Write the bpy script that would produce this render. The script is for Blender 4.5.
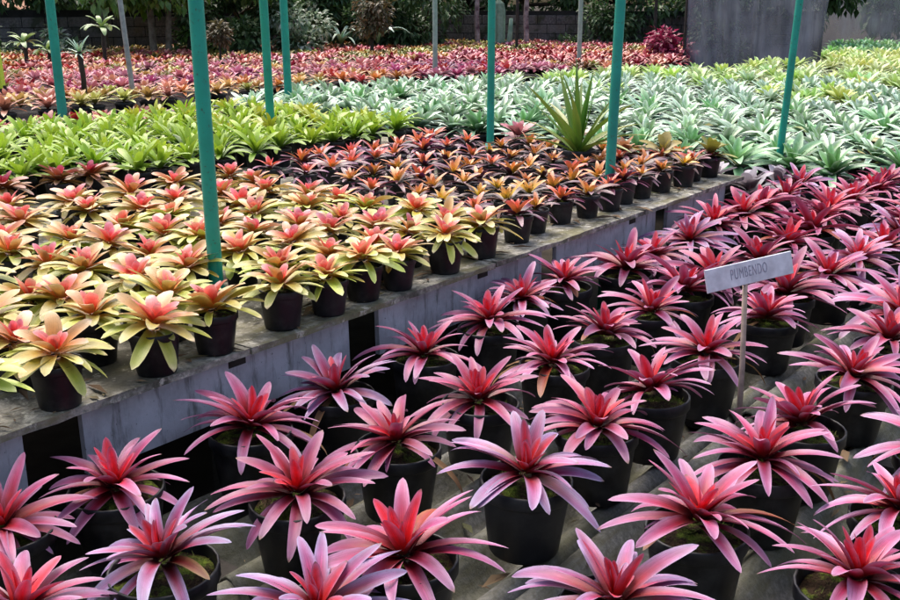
import bpy, math, random
from math import radians as R, sin, cos, pi
from mathutils import Vector, Matrix, Euler, noise
random.seed(11)
rnd = random.random
U = random.uniform
for o in list(bpy.data.objects): bpy.data.objects.remove(o)
SC = bpy.context.scene
COL = SC.collection

# ------------------------------------------------------------------ camera
CAMZ, FPX, PITCH, YAW = 1.5, 1010.0, R(16.5), R(37.2)
cd = bpy.data.cameras.new('camera'); cam = bpy.data.objects.new('camera', cd); COL.objects.link(cam)
cd.sensor_width = 36; cd.lens = 36 * FPX / 900; cd.clip_end = 400; cd.clip_start = 0.05
cam.location = (0, 0, CAMZ); cam.rotation_euler = (pi / 2 - PITCH, 0, YAW)
SC.camera = cam
# ------------------------------------------------------------------ sky, sun, exposure
SUN_EL, SUN_AZ = R(62), R(150)          # azimuth counted from +X towards +Y
W = bpy.data.worlds.new('World'); SC.world = W; W.use_nodes = True
wn = W.node_tree.nodes; wl = W.node_tree.links
bg = wn['Background']; sky = wn.new('ShaderNodeTexSky'); sky.sky_type = 'NISHITA'; sky.sun_disc = False
sky.sun_elevation = SUN_EL; sky.sun_rotation = pi / 2 - SUN_AZ
sky.air_density = 1.0; sky.dust_density = 6.0; sky.ozone_density = 0.6
wl.new(sky.outputs[0], bg.inputs[0]); bg.inputs[1].default_value = 0.15
sd = bpy.data.lights.new('sun', 'SUN'); so = bpy.data.objects.new('sun', sd); COL.objects.link(so)
sd.energy = 1.3; sd.angle = R(40); sd.color = (1.0, 0.97, 0.92)
so.rotation_euler = Vector((cos(SUN_AZ) * cos(SUN_EL), sin(SUN_AZ) * cos(SUN_EL), sin(SUN_EL))).to_track_quat('Z', 'Y').to_euler()
so.location = (-5, 5, 12)
SC.view_settings.view_transform = 'Standard'; SC.view_settings.look = 'None'
SC.view_settings.exposure = 1.12; SC.view_settings.gamma = 1.0

# ------------------------------------------------------------------ projection helper (only to know what the photo shows)
FW = Vector((-sin(YAW) * cos(PITCH), cos(YAW) * cos(PITCH), -sin(PITCH)))
RT = Vector((cos(YAW), sin(YAW), 0)); UPV = RT.cross(FW)
def seen(x, y, z, m=60):
    v = Vector((x, y, z - CAMZ)); d = v.dot(FW)
    if d < 0.5: return False
    px = 450 + FPX * v.dot(RT) / d; py = 300 - FPX * v.dot(UPV) / d
    return -m < px < 900 + m and -m < py < 600 + m

# ------------------------------------------------------------------ object helpers
def mk(name, mesh, parent=None, M=None, color=None):
    o = bpy.data.objects.new(name, mesh)
    COL.objects.link(o)
    if parent is not None: o.parent = parent
    if M is not None: o.matrix_basis = M
    if color is not None: o.color = color
    return o
def tag(o, label=None, cat=None, group=None, kind=None):
    if label: o['label'] = label
    if cat: o['category'] = cat
    if group: o['group'] = group
    if kind: o['kind'] = kind
    return o
def empty(name, loc, rz=0):
    o = bpy.data.objects.new(name, None); COL.objects.link(o)
    o.location = loc; o.rotation_euler = (0, 0, rz); o.empty_display_size = 0.05
    return o
def mesh(name, V, F, mats=(), smooth=True, uv=None, mi=None):
    me = bpy.data.meshes.new(name); me.from_pydata(V, [], F)
    for m in (mats if isinstance(mats, (list, tuple)) else [mats]): me.materials.append(m)
    if smooth: me.polygons.foreach_set('use_smooth', [True] * len(F))
    if mi: me.polygons.foreach_set('material_index', mi)
    if uv:
        l = me.uv_layers.new(name='UVMap'); k = [0.0] * (2 * len(me.loops))
        for i, lp in enumerate(me.loops):
            k[2 * i], k[2 * i + 1] = uv[lp.vertex_index]
        l.data.foreach_set('uv', k)
    me.update(); return me
class MB:
    def __init__(s): s.V = []; s.F = []
    def box(s, c, h, rot=None, bev=0.0):
        b = len(s.V); R_ = rot or Matrix.Identity(3)
        if bev <= 0:
            for sx in (-1, 1):
                for sy in (-1, 1):
                    for sz in (-1, 1): s.V.append(tuple(Vector(c) + R_ @ Vector((sx*h[0], sy*h[1], sz*h[2]))))
            s.F += [tuple(b+i for i in f) for f in ((0,1,3,2),(4,6,7,5),(0,4,5,1),(2,3,7,6),(0,2,6,4),(1,5,7,3))]
        else:   # chamfered in plan and on top
            for z, q in ((-h[2], 0), (h[2]-bev, 0), (h[2], bev)):
                for sx, sy in ((-1,-1),(1,-1),(1,1),(-1,1)):
                    s.V.append(tuple(Vector(c) + R_ @ Vector((sx*(h[0]-q), sy*(h[1]-q), z))))
            for k in range(2):
                for i in range(4): s.F.append((b+4*k+i, b+4*k+(i+1)%4, b+4*k+4+(i+1)%4, b+4*k+4+i))
            s.F += [(b+8,b+9,b+10,b+11), (b+3,b+2,b+1,b)]
        return s
    def tube(s, pts, rad, n=10, cap=True):
        b = len(s.V); P_ = [Vector(p) for p in pts]
        if not isinstance(rad, (list, tuple)): rad = [rad] * len(P_)
        for i, p in enumerate(P_):
            t = (P_[min(i+1, len(P_)-1)] - P_[max(i-1, 0)]).normalized()
            a = t.cross(Vector((0.31, 0.95, 0.05))).normalized() if abs(t.y) < 0.95 else t.cross(Vector((1, 0, 0))).normalized()
            c = t.cross(a)
            for k in range(n):
                w = 2*pi*k/n; s.V.append(tuple(p + (a*cos(w) + c*sin(w))*rad[i]))
        for i in range(len(P_)-1):
            for k in range(n):
                s.F.append((b+i*n+k, b+i*n+(k+1)%n, b+(i+1)*n+(k+1)%n, b+(i+1)*n+k))
        if cap:
            s.F.append(tuple(b+k for k in reversed(range(n)))); s.F.append(tuple(b+(len(P_)-1)*n+k for k in range(n)))
        return s
    def lathe(s, prof, n=20, c=(0,0,0)):
        b = len(s.V)
        for r, z in prof:
            for k in range(n): s.V.append((c[0]+r*cos(2*pi*k/n), c[1]+r*sin(2*pi*k/n), c[2]+z))
        for i in range(len(prof)-1):
            for k in range(n): s.F.append((b+i*n+k, b+i*n+(k+1)%n, b+(i+1)*n+(k+1)%n, b+(i+1)*n+k))
        return s
    def me(s, name, mat, smooth=False): return mesh(name, s.V, s.F, mat, smooth)

# ------------------------------------------------------------------ materials
class NT:
    def __init__(s, name, rough=0.5, spec=0.5):
        s.m = bpy.data.materials.new(name); s.m.use_nodes = True
        s.t = s.m.node_tree; s.n = s.t.nodes; s.b = s.n['Principled BSDF']
        s.b.inputs['Roughness'].default_value = rough; s.b.inputs['Specular IOR Level'].default_value = spec
    def new(s, typ, ins=None, **kw):
        x = s.n.new(typ)
        for k, v in kw.items(): setattr(x, k, v)
        for k, v in (ins or {}).items(): s.put(x.inputs[k], v)
        return x
    def put(s, inp, v):
        if isinstance(v, bpy.types.NodeSocket): s.t.links.new(v, inp)
        else:
            if hasattr(inp, 'default_value'):
                try: inp.default_value = v
                except Exception: inp.default_value = (*v, 1) if len(v) == 3 else v
    def math(s, op, a, b=0.0, clamp=False):
        x = s.new('ShaderNodeMath', {0: a, 1: b}, operation=op); x.use_clamp = clamp; return x.outputs[0]
    def ramp(s, f, stops, mode='LINEAR'):
        x = s.new('ShaderNodeValToRGB', {0: f}); e = x.color_ramp.elements; x.color_ramp.interpolation = mode
        while len(e) < len(stops): e.new(0.5)
        for k, (p, c) in enumerate(stops): e[k].position = p; e[k].color = (*c, 1)
        return x.outputs[0]
    def mix(s, f, a, b, blend='MIX'):
        x = s.new('ShaderNodeMix', data_type='RGBA', blend_type=blend)
        s.put(x.inputs[0], f); s.put(x.inputs[6], a if not isinstance(a, tuple) else (*a, 1)); s.put(x.inputs[7], b if not isinstance(b, tuple) else (*b, 1))
        return x.outputs[2]
    def noise(s, vec, scale, detail=3, rough=0.5):
        return s.new('ShaderNodeTexNoise', {'Vector': vec, 'Scale': scale, 'Detail': detail, 'Roughness': rough}).outputs[0]
    def maprange(s, v, a, b, c=0.0, d=1.0):
        return s.new('ShaderNodeMapRange', {0: v, 1: a, 2: b, 3: c, 4: d}).outputs[0]
    def bump(s, h, strength=0.3, dist=0.01):
        s.put(s.b.inputs['Normal'], s.new('ShaderNodeBump', {'Height': h, 'Strength': strength, 'Distance': dist}).outputs[0])
    def obj(s): return s.new('ShaderNodeTexCoord').outputs['Object']
    def geo(s): return s.new('ShaderNodeNewGeometry').outputs['Position']
    def color(s, c): s.put(s.b.inputs['Base Color'], c)

def leaf_mat(name, inner, outer, edge_in, edge_out, edge_pow=2.0, edge_amt=0.6, rough=0.38, spec=0.5, transl=0.22, streak=0.25, tint=True, veins=.22, speck=(.12, .08, .05)):
    """Colours run from leaf base to tip; inner and outer leaves of a rosette differ (object alpha)."""
    t = NT(name, rough, spec)
    uv = t.new('ShaderNodeTexCoord').outputs['UV']
    sx = t.new('ShaderNodeSeparateXYZ', {0: uv}); u, v = sx.outputs[0], sx.outputs[1]
    oi = t.new('ShaderNodeObjectInfo'); rd = oi.outputs['Random']
    off = t.new('ShaderNodeCombineXYZ', {0: t.math('MULTIPLY', rd, 37.0), 1: t.math('MULTIPLY', rd, 11.0), 2: 0.0}).outputs[0]
    sv = t.new('ShaderNodeVectorMath', {0: uv, 1: (9.0, 1.3, 1.0)}, operation='MULTIPLY').outputs[0]
    sv = t.new('ShaderNodeVectorMath', {0: sv, 1: off}, operation='ADD').outputs[0]
    st = t.noise(sv, 1.6, 3, 0.6)
    pv = t.new('ShaderNodeVectorMath', {0: uv, 1: (1.5, 5.0, 1.0)}, operation='MULTIPLY').outputs[0]
    pv = t.new('ShaderNodeVectorMath', {0: pv, 1: off}, operation='ADD').outputs[0]
    patch = t.noise(pv, 1.0, 2, 0.5)
    vv = t.math('ADD', v, t.math('MULTIPLY', t.math('SUBTRACT', st, 0.5), 0.22))
    vv = t.math('ADD', vv, t.math('MULTIPLY', t.math('SUBTRACT', rd, 0.5), 0.14), True)
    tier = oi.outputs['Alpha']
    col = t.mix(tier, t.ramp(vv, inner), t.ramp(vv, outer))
    e = t.math('POWER', t.math('ABSOLUTE', t.math('MULTIPLY', t.math('SUBTRACT', u, 0.5), 2.0)), edge_pow)
    e = t.math('MULTIPLY', t.math('MULTIPLY', e, edge_amt), t.maprange(v, 0.15, 0.45), True)
    col = t.mix(e, col, t.mix(tier, edge_in, edge_out))
    k = t.math('ADD', 1.0 - streak * 0.5, t.math('MULTIPLY', patch, streak))
    kk = t.new('ShaderNodeCombineColor', {0: k, 1: k, 2: k}).outputs[0]
    col = t.mix(1.0, col, kk, 'MULTIPLY')
    if tint: col = t.mix(1.0, col, oi.outputs['Color'], 'MULTIPLY')
    fv = t.new('ShaderNodeVectorMath', {0: uv, 1: (46.0, 2.2, 1.0)}, operation='MULTIPLY').outputs[0]
    fv = t.new('ShaderNodeVectorMath', {0: fv, 1: off}, operation='ADD').outputs[0]
    vein = t.noise(fv, 1.0, 3, .65)
    kv = t.maprange(vein, .32, .68, 1 - veins, 1 + veins * .55)
    col = t.mix(1.0, col, t.new('ShaderNodeCombineColor', {0: kv, 1: kv, 2: kv}).outputs[0], 'MULTIPLY')
    gv = t.new('ShaderNodeVectorMath', {0: uv, 1: (11.0, 46.0, 1.0)}, operation='MULTIPLY').outputs[0]
    gv = t.new('ShaderNodeVectorMath', {0: gv, 1: off}, operation='ADD').outputs[0]
    spk = t.noise(gv, 1.0, 2, .6)
    col = t.mix(t.maprange(spk, .62, .70, 0, .6), col, speck)
    tipf = t.math('MULTIPLY', t.maprange(v, .93, 1.0), t.maprange(rd, .55, .75), True)
    col = t.mix(tipf, col, (.16, .09, .05))
    t.color(col)
    t.put(t.b.inputs['Roughness'], t.maprange(vein, .3, .7, rough - .04, rough + .14))
    t.bump(t.math('ADD', t.math('MULTIPLY', vein, .7), t.math('MULTIPLY', spk, .3)), 0.35, 0.0015)
    out = t.n['Material Output']
    tr = t.new('ShaderNodeBsdfTranslucent', {0: col})
    mx = t.new('ShaderNodeMixShader', {0: transl, 1: t.b.outputs[0], 2: tr.outputs[0]})
    t.put(out.inputs[0], mx.outputs[0])
    return t.m
M = {}
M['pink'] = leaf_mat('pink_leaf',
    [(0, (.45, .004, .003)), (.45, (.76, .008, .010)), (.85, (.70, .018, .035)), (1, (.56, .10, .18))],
    [(0, (.05, .004, .004)), (.15, (.15, .005, .006)), (.30, (.32, .010, .030)), (.48, (.36, .032, .12)), (.70, (.37, .10, .25)), (1, (.34, .18, .33))],  # outer leaf tones lowered to stand in for shade over this bed
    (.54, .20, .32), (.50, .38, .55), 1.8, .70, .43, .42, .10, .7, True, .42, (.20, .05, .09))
M['coral'] = leaf_mat('coral_leaf',
    [(0, (.70, .10, .01)), (.3, (.80, .085, .045)), (.6, (.82, .14, .13)), (.85, (.84, .30, .30)), (1, (.86, .56, .50))],
    [(0, (.60, .26, .03)), (.22, (.42, .38, .035)), (.55, (.32, .40, .035)), (.88, (.48, .54, .11)), (1, (.76, .70, .36))],
    (.90, .50, .44), (.70, .70, .26), 2.4, .45, .34, .5, .18, .5)
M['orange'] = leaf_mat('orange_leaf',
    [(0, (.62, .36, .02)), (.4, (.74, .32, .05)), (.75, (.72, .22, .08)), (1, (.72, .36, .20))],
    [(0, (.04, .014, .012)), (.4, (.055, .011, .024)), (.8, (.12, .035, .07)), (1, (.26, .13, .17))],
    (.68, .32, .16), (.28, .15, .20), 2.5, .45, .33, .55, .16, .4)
M['green'] = leaf_mat('green_leaf',
    [(0, (.24, .36, .02)), (.5, (.32, .48, .025)), (1, (.42, .56, .06))],
    [(0, (.05, .13, .015)), (.5, (.15, .30, .02)), (1, (.34, .50, .06))],
    (.48, .62, .10), (.42, .54, .12), 3.0, .40, .36, .45, .25, .4)
M['silver'] = leaf_mat('silver_leaf',
    [(0, (.20, .40, .06)), (.4, (.26, .48, .14)), (1, (.40, .60, .36))],
    [(0, (.03, .11, .05)), (.4, (.13, .29, .17)), (1, (.42, .58, .46))],
    (.74, .86, .70), (.70, .80, .72), 1.5, .85, .32, .5, .12, .9)  # pale edges hold the silvery scurf plus painted white highlights
M['yellow'] = leaf_mat('yellow_leaf',
    [(0, (.36, .46, .04)), (.5, (.48, .60, .09)), (1, (.58, .70, .24))],
    [(0, (.10, .22, .05)), (.5, (.28, .46, .14)), (1, (.52, .68, .36))],
    (.74, .82, .44), (.70, .80, .56), 2.0, .6, .34, .5, .2, .6)
M['agave'] = leaf_mat('agave_leaf',
    [(0, (.10, .22, .02)), (.5, (.09, .24, .03)), (1, (.16, .30, .05))],
    [(0, (.14, .22, .03)), (.5, (.20, .27, .03)), (1, (.26, .28, .05))],
    (.22, .34, .06), (.32, .30, .06), 3.0, .4, .36, .5, .15, .3)
M['mixed'] = leaf_mat('bromeliad_leaf',       # tint carries the hue
    [(0, (.55, .40, .35)), (.4, (.85, .80, .75)), (1, (1, 1, 1))],
    [(0, (.30, .24, .20)), (.5, (.60, .60, .55)), (1, (.95, .98, 1.0))],
    (1, 1, 1), (1, 1, 1), 2.0, .35, .36, .5, .2, .5)
M['dry'] = leaf_mat('dry_leaf', [(0, (.10, .05, .02)), (1, (.26, .15, .08))], [(0, (.10, .05, .02)), (1, (.30, .18, .10))],
    (.2, .12, .06), (.2, .12, .06), 2, .3, .8, .2, .1, .6)

def plain(name, c, rough=.5, spec=.5, var=.3, scale=8, c2=None, bump=0, metal=0):
    t = NT(name, rough, spec); p = t.obj()
    n = t.noise(p, scale, 5, .6)
    if c2 is None: c2 = tuple(x * (1 - var) for x in c)
    t.color(t.mix(t.maprange(n, .35, .65), c, c2)); t.b.inputs['Metallic'].default_value = metal
    if bump: t.bump(t.noise(p, scale * 4, 4), bump, .01)
    return t.m
# black plastic, dusty and splashed unevenly
t = NT('pot_plastic', .42, .35); p = t.obj(); oi = t.new('ShaderNodeObjectInfo')
pp = t.new('ShaderNodeVectorMath', {0: p, 1: t.math('MULTIPLY', oi.outputs['Random'], 30.0)}, operation='ADD').outputs[0]
n = t.noise(pp, 14, 5, .65)
dust = t.maprange(n, .46, .68, 0, .75)
pb_ = t.mix(t.maprange(oi.outputs['Random'], .6, 1.0), (.0045, .0045, .006), (.012, .012, .015)); t.color(t.mix(dust, pb_, (.042, .040, .038))); t.put(t.b.inputs['Roughness'], t.maprange(n, .3, .7, .34, .62)); M['pot'] = t.m
# peaty soil with moss
t = NT('soil_moss', .95, .1); p = t.geo()
n = t.noise(p, 22, 4, .6); g = t.noise(p, 160, 3, .7)
c = t.mix(t.maprange(g, .35, .7), (.014, .009, .006), (.06, .038, .022))
m_ = t.mix(t.maprange(g, .3, .7), (.035, .055, .008), (.13, .18, .025))
t.color(t.mix(t.maprange(n, .46, .60), c, m_)); t.bump(g, .8, .01); M['soil'] = t.m
M['moss'] = plain('moss_blades', (.09, .16, .02), .8, .2, .4, 60, (.16, .15, .05))
# weathered fibre cement: grey, algae in stripes and blotches
def cement(name, base, algae, amt, dark=(.03, .03, .027)):
    t = NT(name, .85, .25); p = t.geo()
    st = t.new('ShaderNodeVectorMath', {0: p, 1: (1.0, .25, 1.0)}, operation='MULTIPLY').outputs[0]
    n1 = t.noise(st, 9, 6, .7); n2 = t.noise(p, 30, 6, .75); n3 = t.noise(p, 4.5, 5, .7)
    c = t.mix(t.maprange(n2, .40, .62), tuple(x * .38 for x in base), base)
    c = t.mix(t.maprange(n1, .47, .58, 0, amt), c, algae)
    c = t.mix(t.maprange(n3, .50, .60, 0, .8), c, dark)
    n4 = t.noise(p, 17, 5, .75)
    c = t.mix(t.maprange(n4, .57, .66, 0, .75), c, tuple(min(1, x * 1.7) for x in base))
    t.color(c); t.bump(n2, .7, .008); return t.m
t = NT('weathered_corrugated_cement', .8, .3); p = t.geo()
st = t.new('ShaderNodeVectorMath', {0: p, 1: (1.0, .12, 1.0)}, operation='MULTIPLY').outputs[0]
n1 = t.noise(st, 26, 5, .7); n2 = t.noise(p, 60, 5, .75); n3 = t.noise(p, 2.6, 5, .65)
c = t.mix(t.maprange(n2, .38, .64), (.085, .085, .08), (.19, .19, .175)); c = t.mix(t.maprange(n1, .46, .62, 0, .7), c, (.075, .07, .04)); c = t.mix(t.maprange(n3, .46, .62, 0, .6), c, (.10, .10, .05))
t.color(c); t.bump(n2, .6, .006); M['sheet'] = t.m
M['shadebed'] = plain('shade_dark_bench_top', (.030, .028, .026), .9, .2, .5, 20, (.016, .016, .015), .4)  # bench top coloured near-black, painting in the shade between the plants
M['bench'] = cement('weathered_bench_cement', (.36, .345, .30), (.15, .14, .075), .9, (.05, .048, .034))
# pale painted boards below the bench
t = NT('pale_painted_board', .6, .35); p = t.geo(); n = t.noise(p, 6, 5, .65); n2 = t.noise(p, 70, 3, .7)
ds_ = t.new('ShaderNodeVectorMath', {0: p, 1: (1.0, 1.0, .18)}, operation='MULTIPLY').outputs[0]; n3 = t.noise(ds_, 22, 5, .7)
c = t.mix(t.maprange(n, .4, .62), (.50, .49, .54), (.33, .32, .35)); c = t.mix(t.maprange(n3, .52, .66, 0, .75), c, (.09, .085, .075)); c = t.mix(t.maprange(n2, .67, .74), c, (.07, .065, .06)); t.color(c); t.bump(n2, .4, .004); M['board'] = t.m
M['post'] = plain('dark_timber', (.045, .04, .035), .8, .2, .5, 12, None, .4)
# teal gloss paint, chalky and scuffed
t = NT('teal_pole_paint', .36, .5); p = t.obj(); n = t.noise(p, 7, 5, .6); n2 = t.noise(p, 60, 4, .7)
c = t.mix(t.maprange(n, .35, .7), (.006, .26, .185), (.012, .34, .25)); c = t.mix(t.maprange(n2, .60, .66, 0, .75), c, (.05, .07, .05)); t.color(c); M['teal'] = t.m
M['galv'] = plain('galvanised_steel', (.36, .37, .36), .5, .5, .35, 18, None, .1, .3)
M['palepole'] = plain('pale_green_paint', (.30, .40, .34), .55, .4, .3, 14)
M['lime'] = plain('lime_paint', (.48, .70, .04), .5, .4, .2, 6)
M['ground'] = plain('bare_earth', (.05, .04, .03), .95, .1, .5, 3, (.025, .02, .015), .6)
t = NT('grey_block', .9, .2); p = t.geo(); oi = t.new('ShaderNodeObjectInfo')
n = t.noise(p, 3.2, 5, .65); n2 = t.noise(p, .9, 4, .6); n3 = t.noise(p, 26, 3, .6)
c = t.mix(oi.outputs['Random'], (.13, .12, .12), (.06, .056, .062)); c = t.mix(t.maprange(n3, .4, .7), c, (.16, .15, .15)); c = t.mix(t.maprange(n, .5, .62, 0, .8), c, (.03, .04, .02)); c = t.mix(t.maprange(n2, .52, .64, 0, .7), c, (.12, .09, .06))
t.color(c); t.bump(n3, .6, .02); M['block'] = t.m
M['mortar'] = plain('dark_mortar', (.03, .03, .03), .95, .1, .4, 6, None, .3)
M['tile'] = plain('terracotta', (.34, .14, .08), .8, .2, .5, 5, (.42, .26, .18), .3)
M['bark'] = plain('grey_bark', (.20, .17, .13), .9, .2, .5, 10, (.09, .075, .055), .6)
M['darkbark'] = plain('dark_bark', (.05, .04, .03), .9, .2, .5, 14, None, .6)
M['palebark'] = plain('pale_bark', (.42, .33, .32), .8, .2, .4, 9, (.10, .05, .06), .5)
M['cactus'] = plain('pale_cactus', (.26, .36, .27), .7, .3, .35, 9, (.15, .24, .16), .3)
M['sign'] = plain('grey_sign_board', (.66, .66, .71), .6, .3, .25, 22, (.46, .46, .50))
M['ink'] = plain('sign_ink', (.20, .20, .25), .7, .2, .4, 140, (.36, .36, .42))
M['stick'] = plain('weathered_stick', (.30, .23, .19), .8, .2, .4, 30)
def foliage(name, cs, rough=.45, transl=.3):
    t = NT(name, rough, .5); g = t.new('ShaderNodeNewGeometry'); r_ = g.outputs['Random Per Island']
    c = t.ramp(r_, [(i / (len(cs) - 1), x) for i, x in enumerate(cs)]); t.color(c)
    tr = t.new('ShaderNodeBsdfTranslucent', {0: c}); mx = t.new('ShaderNodeMixShader', {0: transl, 1: t.b.outputs[0], 2: tr.outputs[0]})
    t.put(t.n['Material Output'].inputs[0], mx.outputs[0]); return t.m
M['f_dark'] = foliage('dark_foliage', [(.014, .038, .012), (.03, .08, .022), (.06, .13, .04), (.12, .19, .10)])
M['f_mid'] = foliage('mid_foliage', [(.03, .09, .018), (.07, .16, .025), (.12, .24, .04), (.20, .30, .14)])
M['f_pale'] = foliage('pale_foliage', [(.06, .13, .06), (.16, .26, .14), (.30, .38, .28), (.42, .46, .40)])
M['f_lime'] = foliage('lime_foliage', [(.06, .16, .015), (.14, .28, .02), (.22, .36, .05)])
M['f_brown'] = foliage('bronze_foliage', [(.05, .05, .02), (.10, .09, .04), (.16, .10, .06)])
M['f_magenta'] = foliage('magenta_foliage', [(.12, .008, .03), (.30, .015, .07), (.42, .05, .14)])
# shade net: woven grey-black threads, light passes between them
t = NT('shade_net', .8, .2); p = t.geo()
st = t.new('ShaderNodeVectorMath', {0: p, 1: (3.0, 3.0, .35)}, operation='MULTIPLY').outputs[0]
n = t.noise(st, 1.6, 6, .7); n2 = t.noise(p, 2.0, 3)
t.color(t.mix(t.maprange(n, .35, .68), (.07, .075, .095), (.27, .28, .34)))
tl = t.new('ShaderNodeBsdfTranslucent', {0: (.26, .28, .36, 1)}); m0 = t.new('ShaderNodeMixShader', {0: .22, 1: t.b.outputs[0], 2: tl.outputs[0]})
tp = t.new('ShaderNodeBsdfTransparent'); mx = t.new('ShaderNodeMixShader', {0: t.maprange(n2, .3, .7, .18, .62), 1: m0.outputs[0], 2: tp.outputs[0]})
t.put(t.n['Material Output'].inputs[0], mx.outputs[0]); M['net'] = t.m

# ------------------------------------------------------------------ leaf and rosette meshes
def leaf_grid(L, W_, e0, e1, n=7, m=4, base=.55, belly=.6, chan=.35, side=0., twist=0., bend=1.0, wave=0., blunt=.6):
    """Strap leaf along +X from the origin: elevation runs e0 -> e1, channelled section, blunt tip with a small point."""
    V = []; uv = []; x = z = y = 0.
    S = [1 - (1 - i / n) ** 1.35 for i in range(n + 1)]
    for i in range(n + 1):
        s = S[i]; e = e0 + (e1 - e0) * s ** bend
        if s < belly: w = base + (1 - base) * sin(pi / 2 * s / belly)
        else:
            q = (s - belly) / (1 - belly); w = blunt * max(0, 1 - q ** 2.6) ** .5 + (1 - blunt) * (1 - q) ** .85
        if i == n: w = .05
        w *= W_ / 2; ch = chan * (1 - .7 * s); tw = twist * s
        N = Vector((-sin(e), 0, cos(e)))
        for j in range(m + 1):
            q = 2 * j / m - 1
            lift = ch * w * q * q + wave * W_ * sin(9 * s + 3 * q)
            yy = w * q * cos(tw); up = lift + w * q * sin(tw)
            V.append((x + N.x * up, y + yy, z + N.z * up)); uv.append((j / m, s))
        if i < n:
            ds = L * (S[i+1] - s); em = e0 + (e1 - e0) * ((S[i+1] + s) / 2) ** bend
            x += ds * cos(em); z += ds * sin(em); y += side * L * (S[i+1] ** 2 - s ** 2)
    F = [(i*(m+1)+j, (i+1)*(m+1)+j, (i+1)*(m+1)+j+1, i*(m+1)+j+1) for i in range(n) for j in range(m)]
    return V, F, uv
def leaf_mesh(name, mat, **k):
    V, F, uv = leaf_grid(**k); return mesh(name, V, F, mat, True, uv)
def bank(name, mat, tiers, nvar, **common):
    """tiers: (count, L, W, e0, e1, radius, z, alpha)"""
    out = []
    for (cnt, L, W_, e0, e1, r0, z0, al) in tiers:
        vs = []
        for k in range(nvar):
            vs.append(leaf_mesh(name, mat, L=L * U(.88, 1.1), W_=W_ * U(.9, 1.1), e0=R(e0 + U(-6, 6)), e1=R(e1 + U(-14, 14)),
                                side=U(-.10, .10), twist=U(-.35, .35), bend=U(.9, 1.5), wave=U(0, .02), **common))
        out.append((cnt, vs, r0, z0, al))
    return out
def rosette(parent, bk, z, scale=1., tint=(1, 1, 1), thin=0):
    a = U(0, 6.28); i = 0
    lean = Euler((random.gauss(0, .11), random.gauss(0, .11), 0)).to_matrix().to_4x4()
    for (cnt, vs, r0, z0, al) in bk:
        c = max(2, cnt + random.choice((-1, 0, 0, 1)) - thin)
        for k in range(c):
            a += 2.39996 + U(-.22, .22); i += 1
            f = U(.78, 1.10)
            s = scale * (U(.86, 1.10) if rnd() > .07 else U(.5, .75))
            Mx = Matrix.Translation((0, 0, z)) @ lean @ Matrix.Rotation(a, 4, 'Z') @ Matrix.Translation((r0 * scale, 0, z0 * scale)) @ Matrix.Rotation(random.gauss(0, .11), 4, 'Y') @ Matrix.Rotation(U(-.22, .22), 4, 'X') @ Matrix.Diagonal((s, s * U(.9, 1.08), s, 1))
            old = (.75, .50, .12) if (al > .97 and rnd() < .08) else (1, 1, 1)
            tn = (tint[0]*old[0], tint[1]*old[1], tint[2]*old[2])
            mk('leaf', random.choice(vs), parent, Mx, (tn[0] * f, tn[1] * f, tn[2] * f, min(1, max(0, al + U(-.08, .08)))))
BK = {}
#            count  L     W     e0  e1   r     z    alpha
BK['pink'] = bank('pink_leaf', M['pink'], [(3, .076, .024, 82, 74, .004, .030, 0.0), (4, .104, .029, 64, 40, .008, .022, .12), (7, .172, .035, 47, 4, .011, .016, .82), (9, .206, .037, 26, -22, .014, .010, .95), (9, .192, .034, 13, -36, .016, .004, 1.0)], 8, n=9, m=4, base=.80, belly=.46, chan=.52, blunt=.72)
BK['coral'] = bank('coral_leaf', M['coral'], [(3, .036, .022, 80, 68, .004, .018, 0.0), (4, .058, .027, 62, 36, .006, .016, .0), (6, .084, .031, 40, 8, .009, .012, .50), (10, .104, .030, 22, -12, .011, .006, .85), (10, .112, .029, 2, -38, .012, .000, 1.0)], 5, n=6, m=4, base=.6, belly=.55, chan=.42, blunt=.9)
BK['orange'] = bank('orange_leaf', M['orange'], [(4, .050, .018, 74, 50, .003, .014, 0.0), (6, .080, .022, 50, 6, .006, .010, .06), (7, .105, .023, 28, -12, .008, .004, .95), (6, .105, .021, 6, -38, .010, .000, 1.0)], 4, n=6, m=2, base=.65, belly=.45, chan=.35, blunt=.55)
BK['green'] = bank('green_leaf', M['green'], [(5, .13, .034, 74, 56, .004, .02, 0.0), (8, .185, .038, 56, 14, .007, .012, .3), (9, .195, .037, 32, -24, .010, .004, .85)], 4, n=6, m=2, base=.6, belly=.6, chan=.4, blunt=.8)
BK['silver'] = bank('silver_leaf', M['silver'], [(5, .17, .050, 68, 44, .010, .03, .1), (8, .25, .058, 44, 0, .014, .02, .6), (11, .29, .056, 22, -26, .018, .0, 1.0)], 5, n=7, m=4, base=.6, belly=.5, chan=.5, blunt=.6)
BK['dry'] = bank('dry_leaf', M['dry'], [(1, .20, .020, 5, -70, .03, 0, .5)], 4, n=6, m=2, base=.7, belly=.5, chan=.5)

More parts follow.
